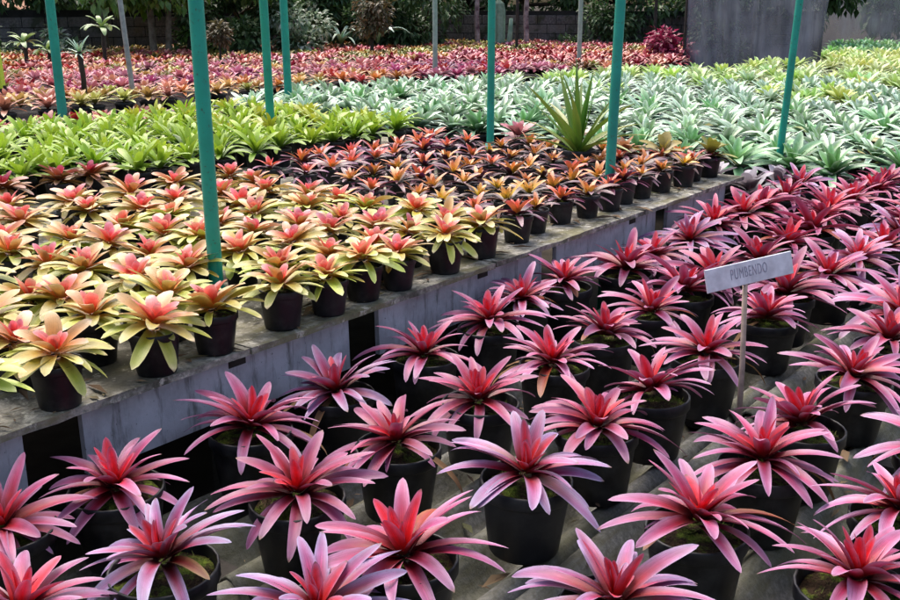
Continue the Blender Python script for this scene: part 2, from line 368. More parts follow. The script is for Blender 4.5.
def far_rosette(name, mat, n, L, W_, tiers=2, seg=4):
    """A whole small rosette as one connected mesh: leaves fan from one crown point (too far to show its leaves apart)."""
    V = [(0, 0, 0)]; F = []; uv = [(.5, 0)]; a = U(0, 6)
    for i in range(n):
        f = i / (n - 1); a += 2.4 + U(-.2, .2)
        v, fc, w = leaf_grid(L * U(.85, 1.1) * (.65 + .35 * f), W_, R(76 - 60 * f + U(-7, 7)), R(48 - 80 * f + U(-12, 12)), n=seg, m=2, base=.6, belly=.55, chan=.35)
        b = len(V); ca, sa = cos(a), sin(a)
        for q in v: V.append((q[0]*ca - q[1]*sa, q[0]*sa + q[1]*ca, q[2] + .012))
        uv += w
        F += [tuple(b + k for k in q) for q in fc]
        F += [(0, b, b + 1), (0, b + 1, b + 2)]
    return mesh(name, V, F, mat, True, uv)

# ------------------------------------------------------------------ pots
def pot_mesh(name, r, h, n=20):
    p = [(0, .002), (r*.74, .0), (r*.77, .006), (r*.93, h*.80), (r*.935, h*.82), (r*.99, h*.825), (r*1.0, h*.84), (r*1.0, h*.985), (r*.985, h), (r*.95, h), (r*.94, h*.98), (r*.90, h*.8), (r*.80, h*.3)]
    return MB().lathe(p, n).me(name, M['pot'], True)
def soil_mesh(name, r, h, tufts):
    b = MB(); n = 18; rings = [0, .3, .55, .8, .97]
    for i, q in enumerate(rings):
        for k in range(n):
            a = 2*pi*k/n; b.V.append((r*q*cos(a), r*q*sin(a), h + .012*(1-q*q) + U(-.004, .005)))
    for i in range(len(rings)-1):
        for k in range(n): b.F.append((i*n+k, i*n+(k+1)%n, (i+1)*n+(k+1)%n, (i+1)*n+k))
    mi = [0] * len(b.F)
    cl = [(U(0, 6.28), r * U(.45, .85)) for _ in range(5)]
    for _ in range(tufts):
        a0, q0 = random.choice(cl); cx, cy = q0*cos(a0) + random.gauss(0, r*.16), q0*sin(a0) + random.gauss(0, r*.16)
        if math.hypot(cx, cy) > r*.93: continue
        a = U(0, 6.28); l = U(.006, .02); w = .0016; i = len(b.V)
        b.V += [(cx - w*sin(a), cy + w*cos(a), h), (cx + w*sin(a), cy - w*cos(a), h), (cx + l*.7*cos(a), cy + l*.7*sin(a), h + l*U(.5, 1.1))]
        b.F.append((i, i+1, i+2)); mi.append(1)
    return mesh(name, b.V, b.F, [M['soil'], M['moss']], True, None, mi)
POT_L = [pot_mesh('large_pot', .105, .175, 24)]
SOIL_L = [soil_mesh('soil', .097, .148, 260) for _ in range(5)]
POT_S = [pot_mesh('small_pot', .060, .105, 18)]; SOIL_S = [soil_mesh('soil', .054, .088, 30) for _ in range(2)]
POT_B = [pot_mesh('bed_pot', .11, .17, 14)]; SOIL_B = [soil_mesh('soil', .10, .15, 0)]

ORD = 'first second third fourth fifth sixth seventh eighth ninth tenth eleventh twelfth thirteenth fourteenth fifteenth sixteenth seventeenth eighteenth nineteenth twentieth'.split()
def ordn(i): return ORD[i] if i < len(ORD) else str(i + 1) + 'th'

# ------------------------------------------------------------------ ground
V = []; F = []; G = 60
for j in range(G + 1):
    for i in range(G + 1):
        x = -45 + 80*i/G; y = -20 + 80*j/G; V.append((x, y, .02*noise.noise((x*.6, y*.6, 0)) - .02))
for j in range(G):
    for i in range(G): a = j*(G+1)+i; F.append((a, a+1, a+G+2, a+G+1))
V += [(-400, -400, -.06), (400, -400, -.06), (400, 400, -.06), (-400, 400, -.06)]; k = len(V); F.append((k-4, k-3, k-2, k-1))
tag(mk('ground', mesh('ground', V, F, M['ground'])), 'dark bare earth under the nursery benches', None, None, 'structure')

# ------------------------------------------------------------------ corrugated platform under the pink bromeliads
ZF = .30
def corrugated(name, w, l, pitch, amp, mat, th=.007):
    nx = int(w / pitch * 10); V = []; F = []; ny = 8
    for s in (0, 1):
        for j in range(ny + 1):
            for i in range(nx + 1):
                x = w*i/nx; V.append((x, l*j/ny, amp*sin(2*pi*x/pitch) - s*th + .003*sin(2.1*j)))
    K = (nx+1)*(ny+1); a = lambda s, i, j: s*K + j*(nx+1) + i
    for j in range(ny):
        for i in range(nx):
            F.append((a(0,i,j), a(0,i+1,j), a(0,i+1,j+1), a(0,i,j+1))); F.append((a(1,i,j), a(1,i,j+1), a(1,i+1,j+1), a(1,i+1,j)))
    for i in range(nx): F.append((a(0,i,0), a(1,i,0), a(1,i+1,0), a(0,i+1,0))); F.append((a(0,i,ny), a(0,i+1,ny), a(1,i+1,ny), a(1,i,ny)))
    for j in range(ny): F.append((a(0,0,j), a(0,0,j+1), a(1,0,j+1), a(1,0,j))); F.append((a(0,nx,j), a(1,nx,j), a(1,nx,j+1), a(0,nx,j+1)))
    return mesh(name, V, F, mat)
plat = tag(empty('plant_platform', (-1, 2, 0)), 'low platform of grey mossy corrugated sheets under the pink bromeliads', 'platform')
PITCH_C, AMP = .165, .040
sh = corrugated('corrugated_sheet', .90, 1.65, PITCH_C, AMP, M['sheet'])
for j in range(5):
    for i in range(5):
        x = -1.93 + i*.895; y = -.3 + j*1.55
        mk('corrugated_sheet', sh, plat, Matrix.Translation((x + 1, y - 2, ZF - AMP + .009*((i % 2)) - .004*(j % 2) + .002)) @ Matrix.Rotation(U(-.004, .004), 4, 'Z') @ Matrix.Rotation(-.008, 4, 'X'))
bl = MB().box((0, 0, .115), (.06, .10, .115), None, .008).me('support_block', M['block'])
bm_ = MB().box((0, 0, 0), (2.3, .03, .018)).me('cross_beam', M['post'])
for j in range(6):
    mk('cross_beam', bm_, plat, Matrix.Translation((.3 + 1, -.2 + j*1.5 - 2, .242)))
    for i in range(4): mk('support_block', bl, plat, Matrix.Translation((-1.7 + i*1.3 + 1, -.2 + j*1.5 - 2, -.01)))

# ------------------------------------------------------------------ benches
ZB = .60
def slab(name, w, l, th, mat, chips=True):
    """Cement board with a worn, slightly wavy edge and surface."""
    nx, ny = 6, 24; V = []; F = []
    for s in (0, 1):
        for j in range(ny+1):
            for i in range(nx+1):
                e = .006*noise.noise((j*1.7, w*9, 3)) if i in (0, nx) and chips else 0
                V.append((-w/2 + w*i/nx + e, -l/2 + l*j/ny, -s*th + (.003*noise.noise((i*.9, j*.5, w)) if s == 0 else 0)))
    K = (nx+1)*(ny+1); a = lambda s, i, j: s*K + j*(nx+1) + i
    for j in range(ny):
        for i in range(nx):
            F.append((a(0,i,j), a(0,i+1,j), a(0,i+1,j+1), a(0,i,j+1))); F.append((a(1,i,j), a(1,i,j+1), a(1,i+1,j+1), a(1,i+1,j)))
    for i in range(nx): F.append((a(0,i,0), a(1,i,0), a(1,i+1,0), a(0,i+1,0))); F.append((a(0,i,ny), a(0,i+1,ny), a(1,i+1,ny), a(1,i,ny)))
    for j in range(ny): F.append((a(0,0,j), a(0,0,j+1), a(1,0,j+1), a(1,0,j))); F.append((a(0,nx,j), a(1,nx,j), a(1,nx,j+1), a(0,nx,j+1)))
    return mesh(name, V, F, mat, False)
def bench(label, x0, x1, y0, y1, z, sheet_l, mat, fascia=False):
    b = tag(empty('plant_bench', ((x0+x1)/2, (y0+y1)/2, 0)), label, 'bench', 'nursery benches')
    ox, oy = -(x0+x1)/2, -(y0+y1)/2
    n = max(1, round((y1-y0)/sheet_l)); l = (y1-y0)/n
    sm = [slab('top_sheet', (x1-x0)/2 - .006, l - .008, .018, mat) for _ in range(2)]
    for i in range(n):
        for k in range(2):
            mk('top_sheet', random.choice(sm), b, Matrix.Translation((x0 + (x1-x0)*(.25+.5*k) + ox, y0 + l*(i+.5) + oy, z + U(-.0015, .0015))) @ Matrix.Rotation(U(-.002, .002), 4, 'Z'))
    pm = MB().box((0, 0, (z-.06)/2 - .01), (.035, .035, (z-.06)/2)).me('bench_post', M['post'])
    bm2 = MB().box((0, 0, 0), ((x1-x0)/2 - .06, .03, .018)).me('bench_beam', M['post'])
    rl = MB().box((0, 0, 0), (.022, (y1-y0)/2 - .01, .022)).me('bench_rail', M['post'])
    for i in range(n + 1):
        y = min(max(y0 + l*i, y0 + .08), y1 - .08)
        mk('bench_beam', bm2, b, Matrix.Translation(((x0+x1)/2 + ox, y + oy, z - .045)))
        for x in (x0 + .12, x1 - .12): mk('bench_post', pm, b, Matrix.Translation((x + ox, y + oy, 0)))
    if fascia:
        y = y0 + .02
        while y < y1 - .3:
            w = U(.62, .98); w = min(w, y1 - y - .02)
            f = MB().box((0, 0, 0), (.009, w/2, .085), None, .003).me('fascia_board', M['board'])
            mk('fascia_board', f, b, Matrix.Translation((x1 - .07 + ox, y + w/2 + oy, z - .112 + U(-.006, .004))) @ Matrix.Rotation(U(-.03, .05), 4, 'Y') @ Matrix.Rotation(U(-.006, .006), 4, 'X'))
            y += w + U(.10, .17)
    return b
bench('long grey cement bench above white boards, holding coral and orange bromeliads', -3.92, -1.985, -.6, 5.22, ZB, 1.2, M['bench'], True)
bench('second grey bench, holding the light green bromeliads', -5.95, -4.08, -.2, 5.3, ZB, 1.3, M['bench'])
bench('third grey bench, holding dark red bromeliads before the long steel rail', -7.35, -6.12, .8, 5.6, ZB - .14, 1.3, M['bench'])

# ------------------------------------------------------------------ potted bromeliads
def potted(name, label, group, x, y, z, bk, pots, soils, ph, scale=1., tint=(1, 1, 1), lift=0., thin=0, pot=True, cat='bromeliad', pscale=1.):
    t_ = tag(empty(name, (x, y, z), U(0, 6.28)), label, cat, group)
    if pot:
        S = Matrix.Diagonal((pscale, pscale, pscale, 1))
        p_ = mk('pot', random.choice(pots), t_, S @ Matrix.Rotation(U(-.03, .03), 4, 'X'))
        mk('soil', random.choice(soils), p_, Matrix.Rotation(U(0, 6), 4, 'Z'))
    rosette(t_, bk, ph * pscale + lift, scale, tint, thin)
    return t_

# the pink bed: rows run along the bench
rows = [(-1.80, [.91, 1.16, 1.55, 1.86, 2.24, 2.59, 2.90, 3.16, 3.51, 3.80, 4.11, 4.42, 4.74, 5.05, 5.38, 5.70]),
        (-1.45, [.75, 1.02, 1.37, 1.70, 2.04, 2.41, 2.72, 3.05, 3.34, 3.64, 3.95, 4.26, 4.58, 4.90, 5.22, 5.54, 5.86, 6.18]),
        (-1.11, [1.08, 1.32, 1.74, 2.07, 2.37, 2.73, 3.22, 3.56, 3.93, 4.20, 4.46, 4.78, 5.10, 5.42, 5.74, 6.06, 6.38]),
        (-.71, [1.42, 1.77, 2.12, 2.40, 2.82, 3.18, 3.52, 3.86, 4.20, 4.54, 4.88, 5.22, 5.56, 5.90, 6.24]),
        (-.39, [1.74, 2.06, 2.42, 2.76, 3.10, 3.44, 3.78, 4.12, 4.46, 4.80, 5.14, 5.48, 5.82]),
        (-.05, [2.10, 2.45, 2.80, 3.14, 3.48, 3.82, 4.16, 4.50, 4.84, 5.18]),
        (.30, [3.2, 3.55, 3.9, 4.25, 4.6])]
xs_fix = {(-1.80, .91): -1.83, (-1.45, .75): -1.50, (-1.80, 2.90): -1.88, (-1.80, 3.16): -1.86}
ROWN = ['in the row against the pale boards', 'in the second row out from the boards', 'in the third row out from the boards', 'in the fourth row out from the boards', 'in the fifth row out from the boards', 'in the sixth row out from the boards', 'in the seventh row out from the boards']
for ri, (rx, ys) in enumerate(rows):
    k = 0
    for y in ys:
        near = y < 3.3
        x = xs_fix.get((rx, y), rx) + (0 if near else U(-.05, .05)); yy = y + (0 if near else U(-.05, .05))
        if y > 4.4: x -= .05 * (y - 4.4)
        if not seen(x, yy, .55, 70): continue
        u_ = rnd()
        lil = {(-1.45, 1.02): (.84, 1.2, 1.18), (-1.11, 1.08): (.84, 1.15, 1.18), (-1.45, .75): (.96, 1.0, 1.0)}.get((rx, y))
        tint = lil or ((1.0, .82, .86) if u_ < .4 else (1.06, 1.10, 1.08) if u_ < .62 else (.86, .62, .66) if u_ < .85 else (.82, .98, 1.02))
        if y > 4.2 and u_ < .75: tint = (1.0, .60, .66)
        sc = U(.84, .98) if near else U(.94, 1.12)
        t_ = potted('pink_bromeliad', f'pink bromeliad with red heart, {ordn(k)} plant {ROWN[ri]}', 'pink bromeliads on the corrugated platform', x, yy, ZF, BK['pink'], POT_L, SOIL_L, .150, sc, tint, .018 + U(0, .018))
        k += 1
        if near and rnd() < .6:
            for _ in range(random.choice((1, 1, 2))):
                mk('dry_leaf', random.choice(BK['dry'][0][1]), t_, Matrix.Translation((0, 0, .17)) @ Matrix.Rotation(U(0, 6.28), 4, 'Z') @ Matrix.Translation((.035, 0, 0)), (1, 1, 1, U(0, 1)))

# coral bromeliads on the bench
coral = [(-3.73,2.06),(-3.64,2.28),(-3.61,2.52),(-3.65,2.81),(-3.61,3.08),(-3.42,1.92),(-3.33,2.55),(-3.42,2.20),(-3.27,2.34),(-3.36,2.80),(-3.18,2.9),(-3.40,3.04),
 (-3.03,1.65),(-3.04,1.87),(-3.09,2.12),(-3.09,2.34),(-3.08,2.66),(-3.01,2.98),(-3.25,1.74),(-2.79,1.65),(-2.86,1.91),(-2.85,2.12),(-2.87,2.38),(-2.87,2.57),(-2.78,2.76),(-2.80,2.96),
 (-2.55,1.42),(-2.62,1.66),(-2.66,1.91),(-2.67,2.13),(-2.62,2.34),(-2.60,2.52),(-2.57,2.70),(-2.60,2.90),(-2.43,1.46),(-2.42,1.68),(-2.46,1.89),(-2.46,2.12),(-2.40,2.31),(-2.40,2.49),(-2.38,2.68),(-2.38,2.91),
 (-2.24,1.20),(-2.24,1.43),(-2.22,1.66),(-2.23,2.08),(-2.22,2.28),(-2.19,2.47),(-2.20,2.68),(-2.22,2.92),(-2.04,.98),(-2.05,1.20),(-2.04,1.45),(-2.05,1.66),(-2.07,1.92),(-2.05,2.09),(-2.05,2.27),(-2.06,2.44),(-2.07,2.68),(-2.08,2.92),
 (-2.82,1.42),(-2.42,1.22),(-3.55,1.74),(-3.25,1.50)]
coral.sort(key=lambda p: (-round(p[0] * 4.8), p[1]))
cr = {}
for (x, y) in coral:
    if not seen(x, y, .75, 40): continue
    r_ = -round(x * 4.8) - 10; cr.setdefault(r_, 0)
    rowtxt = 'along the bench edge' if r_ <= 0 else f'in the {ORD[r_]} row back from the bench edge'
    u_ = rnd(); tint = (1, .95, .95) if u_ < .5 else (1, 1.1, .9) if u_ < .8 else (.98, .85, 1.05)
    if y > 2.5 and x < -2.9 or x < -3.2: tint = (1.0, .78, .92)
    potted('coral_bromeliad', f'coral-hearted yellow-green bromeliad, {ordn(cr[r_])} one {rowtxt}', 'coral bromeliads on the long bench', x + U(-.015, .015), y + U(-.015, .015), ZB, BK['coral'], POT_S, SOIL_S, .09, U(1.06, 1.26), tint, .012 + U(0, .02), 0, True, 'bromeliad', U(.98, 1.12))
    cr[r_] += 1
# small orange bromeliads further along the bench
R_or = [-2.13, -2.31, -2.49, -2.71, -2.95, -3.20, -3.51, -3.74]
for ri, rx in enumerate(R_or):
    y = 3.22 + .02 * ri + (.1 if ri > 4 else 0); k = 0
    while y < (5.16 if ri < 4 else 4.95):
        x = rx + U(-.03, .03); yy = y + U(-.03, .03)
        u_ = rnd()
        tint = (1, 1, 1) if u_ < .5 else (1.0, 1.35, .8) if u_ < .68 else (1.1, .62, 1.1)
        if ri >= 6: tint = (1.1, .55, 1.3) if u_ < .5 else (1.15, .8, 1.2)
        sc = U(.94, 1.18) * (1.1 if ri >= 6 else 1)
        if 3.0 < y < 3.4 and ri >= 6: sc = 1.1
        if not (math.hypot(x + 2.72, yy - 4.72) < .17):
            rt = 'along the bench edge' if ri == 0 else f'in the {ORD[ri]} row from the bench edge'
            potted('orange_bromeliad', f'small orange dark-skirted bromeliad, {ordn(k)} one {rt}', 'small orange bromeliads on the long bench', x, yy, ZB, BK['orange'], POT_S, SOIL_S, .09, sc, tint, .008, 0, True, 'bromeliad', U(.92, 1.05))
            k += 1
        y += .19
# mixed plants at the end of the long bench
BKX = bank('broad_leaf', M['mixed'], [(3, .09, .05, 70, 50, .004, .03, 0), (6, .15, .06, 44, 4, .008, .02, .3), (6, .17, .06, 16, -30, .01, .0, .9)], 3, n=5, m=2, base=.6, belly=.6, chan=.3)
for (x, y, tn, lb) in [(-2.36, 4.98, (.34, .27, .05), 'broad olive-yellow bromeliad at the far end of the long bench'), (-2.14, 5.10, (.30, .30, .05), 'yellow-green bromeliad on the far corner of the long bench'), (-2.52, 4.86, (.55, .26, .12), 'salmon bromeliad beside the olive-yellow one at the bench end'), (-3.35, 5.08, (.62, .22, .26), 'rose bromeliad at the back far corner of the long bench'), (-2.95, 5.08, (.62, .50, .42), 'cream-pink bromeliad behind the spiky green plant')]:
    potted('broad_bromeliad', lb, 'odd bromeliads at the bench end', x, y, ZB, BKX, POT_S, SOIL_S, .09, .95, tn, .02)
for k, (x, y, s) in enumerate([(-2.02, 5.42, 1.1), (-2.30, 5.52, 1.2), (-1.98, 5.72, 1.1)]):
    potted('grey_bromeliad', ['pale lilac-grey bromeliad drooping beside the bench end', 'lilac-grey bromeliad behind the far bench end', 'lilac-grey bromeliad between the bench end and silver bed'][k], 'lilac bromeliads at the bench end', x, y, .36, BKX, POT_S, SOIL_S, .10, s, (.34, .31, .36), .02)
# big spiky plant
ag = tag(empty('agave_plant', (-2.72, 4.72, ZB)), 'large spiky green agave standing among the small orange bromeliads', 'agave')
mk('soil', SOIL_L[0], mk('pot', POT_L[0], ag, Matrix.Diagonal((.9, .9, .8, 1))))
AG = bank('agave_leaf', M['agave'], [(8, .36, .034, 80, 72, .008, .02, 0), (9, .42, .040, 58, 36, .014, .01, .4), (8, .44, .042, 36, 2, .02, .0, .95)], 3, n=6, m=4, base=.7, belly=.35, chan=.6, blunt=.1)
rosette(ag, AG, .12, 1.12)

# light green bromeliads on the second bench
gx = [-4.18, -4.37, -4.56, -4.76, -4.96, -5.17, -5.38, -5.59, -5.80]
for ri, rx in enumerate(gx):
    y = 2.35 - .05 * ri; k = 0
    while y < 5.15:
        x = rx + U(-.04, .04); yy = y + U(-.05, .05)
        if seen(x, yy, .75, 40):
            u_ = rnd(); tint = (1, 1, 1) if u_ < .6 else (.86, .95, .8) if u_ < .85 else (1.15, 1.06, 1)
            if x < -4.55 and yy > 4.0 and u_ > .6: tint = (1.3, .98, 1)
            if ri == 0 and yy < 2.75:
                potted('bronze_bromeliad', f'dark bronze-red bromeliad, {ordn(k)} in front of the light green ones', 'bronze bromeliads on the second bench', x, yy, ZB, BK['coral'], POT_S, SOIL_S, .09, 1.15, (.62, .30, .55), .02)
            else:
                rt = 'the front row' if ri == 0 else f'the {ORD[ri]} row back'
                potted('green_bromeliad', f'light green bromeliad, {ordn(k)} plant in {rt} on the second bench', 'light green bromeliads on the second bench', x, yy, ZB, BK['green'], POT_S, SOIL_S, .09, U(.76, .95), tint, .012, 0)
            k += 1
        y += .20
# dark red bromeliads on the third bench
FR = {}
for key, (n_, L, W_) in {'a': (17, .15, .036), 'b': (15, .17, .040), 'c': (19, .14, .032)}.items(): FR[key] = far_rosette('far_rosette', M['mixed'], n_, L, W_)
def hue(h):
    c = {'red': (.50, .05, .05), 'crimson': (.36, .03, .06), 'pink': (.66, .20, .24), 'rose': (.66, .24, .34), 'magenta': (.50, .08, .22), 'purple': (.32, .11, .24),
         'orange': (.70, .26, .07), 'amber': (.70, .44, .14), 'yellow': (.56, .54, .13), 'olive': (.30, .29, .08), 'brown': (.26, .12, .06), 'salmon': (.72, .30, .22)}[h]
    f = U(.62, 1.05); return (c[0]*f, c[1]*f*U(.9, 1.1), c[2]*f*U(.9, 1.1), U(.2, .7))
HN = {'red': 'red', 'crimson': 'crimson', 'pink': 'pink', 'rose': 'rose', 'magenta': 'magenta', 'purple': 'purple', 'orange': 'orange', 'amber': 'amber', 'yellow': 'yellow', 'olive': 'olive green', 'brown': 'brown', 'salmon': 'salmon'}
y = 2.6; third = []
while y < 5.5:
    for rx in (-6.25, -6.55, -6.85, -7.15):
        third.append((rx + U(-.07, .07), y + U(-.07, .07)))
    y += .28
for (x, y) in third:
    if not seen(x, y, .7, 30): continue
    h = random.choice(['crimson', 'red', 'pink', 'red', 'magenta', 'salmon', 'brown', 'olive'])
    o = mk('dark_bromeliad', FR[random.choice('abc')], None, Matrix.Translation((x, y, ZB - .05)) @ Matrix.Rotation(U(0, 6.28), 4, 'Z') @ Matrix.Scale(U(1.2, 1.55), 4), hue(h))
    tag(o, f'{HN[h]} bromeliad on the third bench behind the light green ones', 'bromeliad', f'{HN[h]} bromeliads on the third bench')

# ------------------------------------------------------------------ silver bed
def inpoly(x, y, P_):
    c = False; j = len(P_) - 1
    for i in range(len(P_)):
        if (P_[i][1] > y) != (P_[j][1] > y) and x < (P_[j][0]-P_[i][0])*(y-P_[i][1])/(P_[j][1]-P_[i][1]) + P_[i][0]: c = not c
        j = i
    return c
ZS = .30
SIL = [(-7.7, 6.55), (-6.4, 6.7), (-5.0, 6.6), (-4.0, 6.35), (-2.7, 5.95), (-1.6, 6.2), (-.6, 7.0), (-1.6, 11.5), (-3.0, 15), (-6.3, 14.2), (-6.9, 12.5), (-7.8, 10.2), (-8.3, 8.2)]
bed = tag(empty('plant_bench', (-5, 9, 0)), 'low wide bench under the silver and yellow-green bromeliads', 'bench', 'nursery benches')
sb = [slab('top_sheet', 1.19, 1.59, .022, M['shadebed']) for _ in range(2)]; pb = MB().box((0, 0, .13), (.05, .05, .13)).me('bench_post', M['post'])
for j in range(9):
    for i in range(4):
        x = -7.0 + i*1.2 + (j*.0); yy = 7.5 + j*1.6
        mk('top_sheet', random.choice(sb), bed, Matrix.Translation((x + 5, yy - 9, ZS - .004 + U(-.001, .001))))
        mk('bench_post', pb, bed, Matrix.Translation((x + 5, yy - 9, -.02)))
FS = [far_rosette('far_rosette', M['silver'], 20, .28, .056, 2, 6) for _ in range(6)]
FY = [far_rosette('far_rosette', M['yellow'], 20, .31, .055, 2, 5) for _ in range(6)]
nf = 0; ks = 0
y = 5.95; j = 0
sil_rows = {}
while y < 15.2:
    x = -8.6 + (.2 if j % 2 else 0)
    while x < -.4:
        xx = x + U(-.09, .09); yy = y + U(-.08, .08)
        if inpoly(xx, yy, SIL) and seen(xx, yy, .6, 40):
            yel = yy > 10.2 and noise.noise((xx*.8, yy*.6, 4.1)) + (yy - 11.5)*.22 > 0
            s = U(.84, 1.12) * (1 if yy < 9 else 1.05)
            if yel:
                o = mk('yellow_bromeliad', random.choice(FY), None, Matrix.Translation((xx, yy, ZS + .17)) @ Matrix.Rotation(U(0, 6.28), 4, 'Z') @ Matrix.Scale(s, 4), (lambda f, w: (f*U(.8, 1.05), f*U(.9, 1.05), f*w, U(.3, .9)))(U(.75, 1.05), random.choice((.6, .8, 1.0, 1.25))))
                tag(o, 'yellow-green bromeliad massed at the back of the silver bed', 'bromeliad', 'yellow-green bromeliads behind the silver bed')
            elif yy < 9.2:
                f = U(.78, 1.1); tint = (f, f, f) if rnd() < .7 else (f*.62, f*.85, f*.62)
                if yy < 6.7 and xx > -3.4: tint = (.55, .75, .52)
                r_ = int((y - 5.95) / .365 + .5); c_ = sil_rows.setdefault(r_, 0); sil_rows[r_] += 1
                rt = 'front' if r_ == 0 else ORD[r_]
                potted('silver_bromeliad', f'silver-green bromeliad, {ordn(c_)} from the coloured beds in the {rt} row of the pale bed', 'silver bromeliads in the pale bed', xx, yy, ZS, BK['silver'], POT_B, SOIL_B, .16, s*.98, tint, .02, 0)
            else:
                f = U(.75, 1.12)
                o = mk('silver_bromeliad', random.choice(FS), None, Matrix.Translation((xx, yy, ZS + .17)) @ Matrix.Rotation(U(0, 6.28), 4, 'Z') @ Matrix.Scale(s*.98, 4), (f, f, f, U(.4, .9)))
                tag(o, 'silver-green bromeliad massed in the far half of the pale bed', 'bromeliad', 'distant silver bromeliads')
        x += .35
    y += .365; j += 1
# yellow-green and green band running on to the far right
y = 15.2
while y < 25:
    x = -8.2
    while x < -1:
        xx = x + U(-.1, .1); yy = y + U(-.1, .1)
        left = -6.1 - max(0, yy - 16) * .05
        if yy > 16.6: left = -5.6 - (yy - 16.6) * .28 + .3
        if xx > left and seen(xx, yy, .7, 40):
            far = yy > 20.5
            o = mk('yellow_bromeliad' if not far else 'green_bromeliad', random.choice(FY), None, Matrix.Translation((xx, yy, ZS + .17)) @ Matrix.Rotation(U(0, 6.28), 4, 'Z') @ Matrix.Scale(U(.95, 1.25), 4), (U(.9, 1.15), U(.9, 1.05), U(.7, 1.1), U(.3, .7)) if not far else (U(.55, .7), U(.85, 1.0), U(.8, 1.2), U(.3, .8)))
            tag(o, 'yellow-green bromeliad massed at the back of the silver bed' if not far else 'pale green bromeliad in the farthest band before the shade net', 'bromeliad', 'yellow-green bromeliads behind the silver bed' if not far else 'pale green bromeliads before the net')
        x += .46
    y += .46

# ------------------------------------------------------------------ coloured beds at the back
ZK = .40
back = tag(empty('plant_bench', (-12, 12, 0)), 'wide low bench edged by a steel rail under the mixed red bromeliads', 'bench', 'nursery benches')
sb2 = [slab('top_sheet', 1.95, 2.95, .022, M['shadebed']) for _ in range(2)]
for j in range(7):
    for i in range(5):
        if i == 0 and j > 3: continue
        mk('top_sheet', random.choice(sb2), back, Matrix.Translation((-9.45 - i*1.96 + 12, 3.4 + j*2.96 - 12, ZK - .004 + U(-.001, .001))))
        mk('bench_post', pb, back, Matrix.Translation((-9.45 - i*1.96 + 12, 3.4 + j*2.96 - 12, 0)))
mk('edge_rail', MB().tube([(3.56, -10.4, ZK + .03), (3.57, -6, ZK + .035), (3.56, -1.0, ZK + .03)], .022, 8).me('edge_rail', M['galv'], True), back)
pts = []
x = -8.62; ci = 0
while x > -17.5:
    y = 2.5
    while y < 21.0:
        xx = x + U(-.06, .06); yy = y + U(-.07, .07)
        ok = True
        lim = -8.5 if yy < 8.4 else -8.5 + (yy - 8.4) * .31
        if ci == 0: pass
        if yy > 10 + (-8.9 - xx) * 1.0 + 9.6: ok = False       # wall side
        if xx < -12.4 - (yy - 4) * .28 and yy < 9: ok = ok and xx > -17.5
        if yy > 20.3: ok = False
        if ok and xx < -.455 * yy and seen(xx, yy, .6, 20): pts.append((xx, yy, ci))
        y += .30
    x -= .30; ci += 1
# triangle of bed to the right of the rail line, beside the silver bed
x = -8.35
while x < -6.2:
    y = 8.9
    while y < 20.3:
        if y > 9.2 + (x + 8.35) * 3.1 and x < -6.6 + 0 * y and x < -.455 * y and seen(x, y, .6, 10) and not inpoly(x - .12, y, SIL): pts.append((x + U(-.06, .06), y + U(-.07, .07), -1))
        y += .30
    x += .30
def bed_hue(x, y):
    n1 = noise.noise((x*.55, y*.28, 1.3)); n2 = noise.noise((x*1.1 + 9, y*.6, 7.7)); d = -8.6 - x
    if d < .75:
        return random.choice(['amber', 'orange', 'amber', 'yellow', 'salmon'] if y < 8.8 else ['red', 'orange', 'salmon', 'amber'] if y < 10.2 else ['magenta', 'rose', 'red', 'purple'] if y < 12.5 else ['red', 'salmon', 'crimson', 'pink'] if n1 < .1 else ['olive', 'salmon', 'brown', 'amber'])
    if d < 1.7: return random.choice(['crimson', 'red', 'pink', 'red'] if n1 < 0 else ['rose', 'pink', 'salmon', 'magenta'] if y < 13 else ['salmon', 'red', 'olive', 'pink'])
    if d < 2.7: return random.choice(['brown', 'crimson', 'olive', 'red'] if n1 + n2 < -.1 else ['rose', 'pink', 'salmon', 'amber'])
    if d < 4.0: return random.choice(['olive', 'yellow', 'olive', 'amber'] if n1 > -.02 else ['pink', 'salmon', 'salmon', 'rose'])
    if d < 5.2: return random.choice(['salmon', 'pink', 'red', 'orange'] if n1 > -.1 else ['amber', 'yellow', 'olive'])
    return random.choice(['red', 'orange', 'salmon', 'red'] if n2 > .08 else ['yellow', 'amber', 'olive', 'salmon'] if n1 > .05 else ['pink', 'salmon', 'olive', 'amber'])
pts.sort(key=lambda p: p[0]**2 + p[1]**2)
cnt = 0; sV = []; sF = []; sU = []; sC = []
base_v = {k: ([tuple(v.co) for v in m.vertices], [tuple(p.vertices) for p in m.polygons]) for k, m in FR.items()}
uvv = {}
for k, m in FR.items():
    a = [(0, 0)] * len(m.vertices)
    for lp in m.loops: a[lp.vertex_index] = tuple(m.uv_layers[0].data[lp.index].uv)
    uvv[k] = a
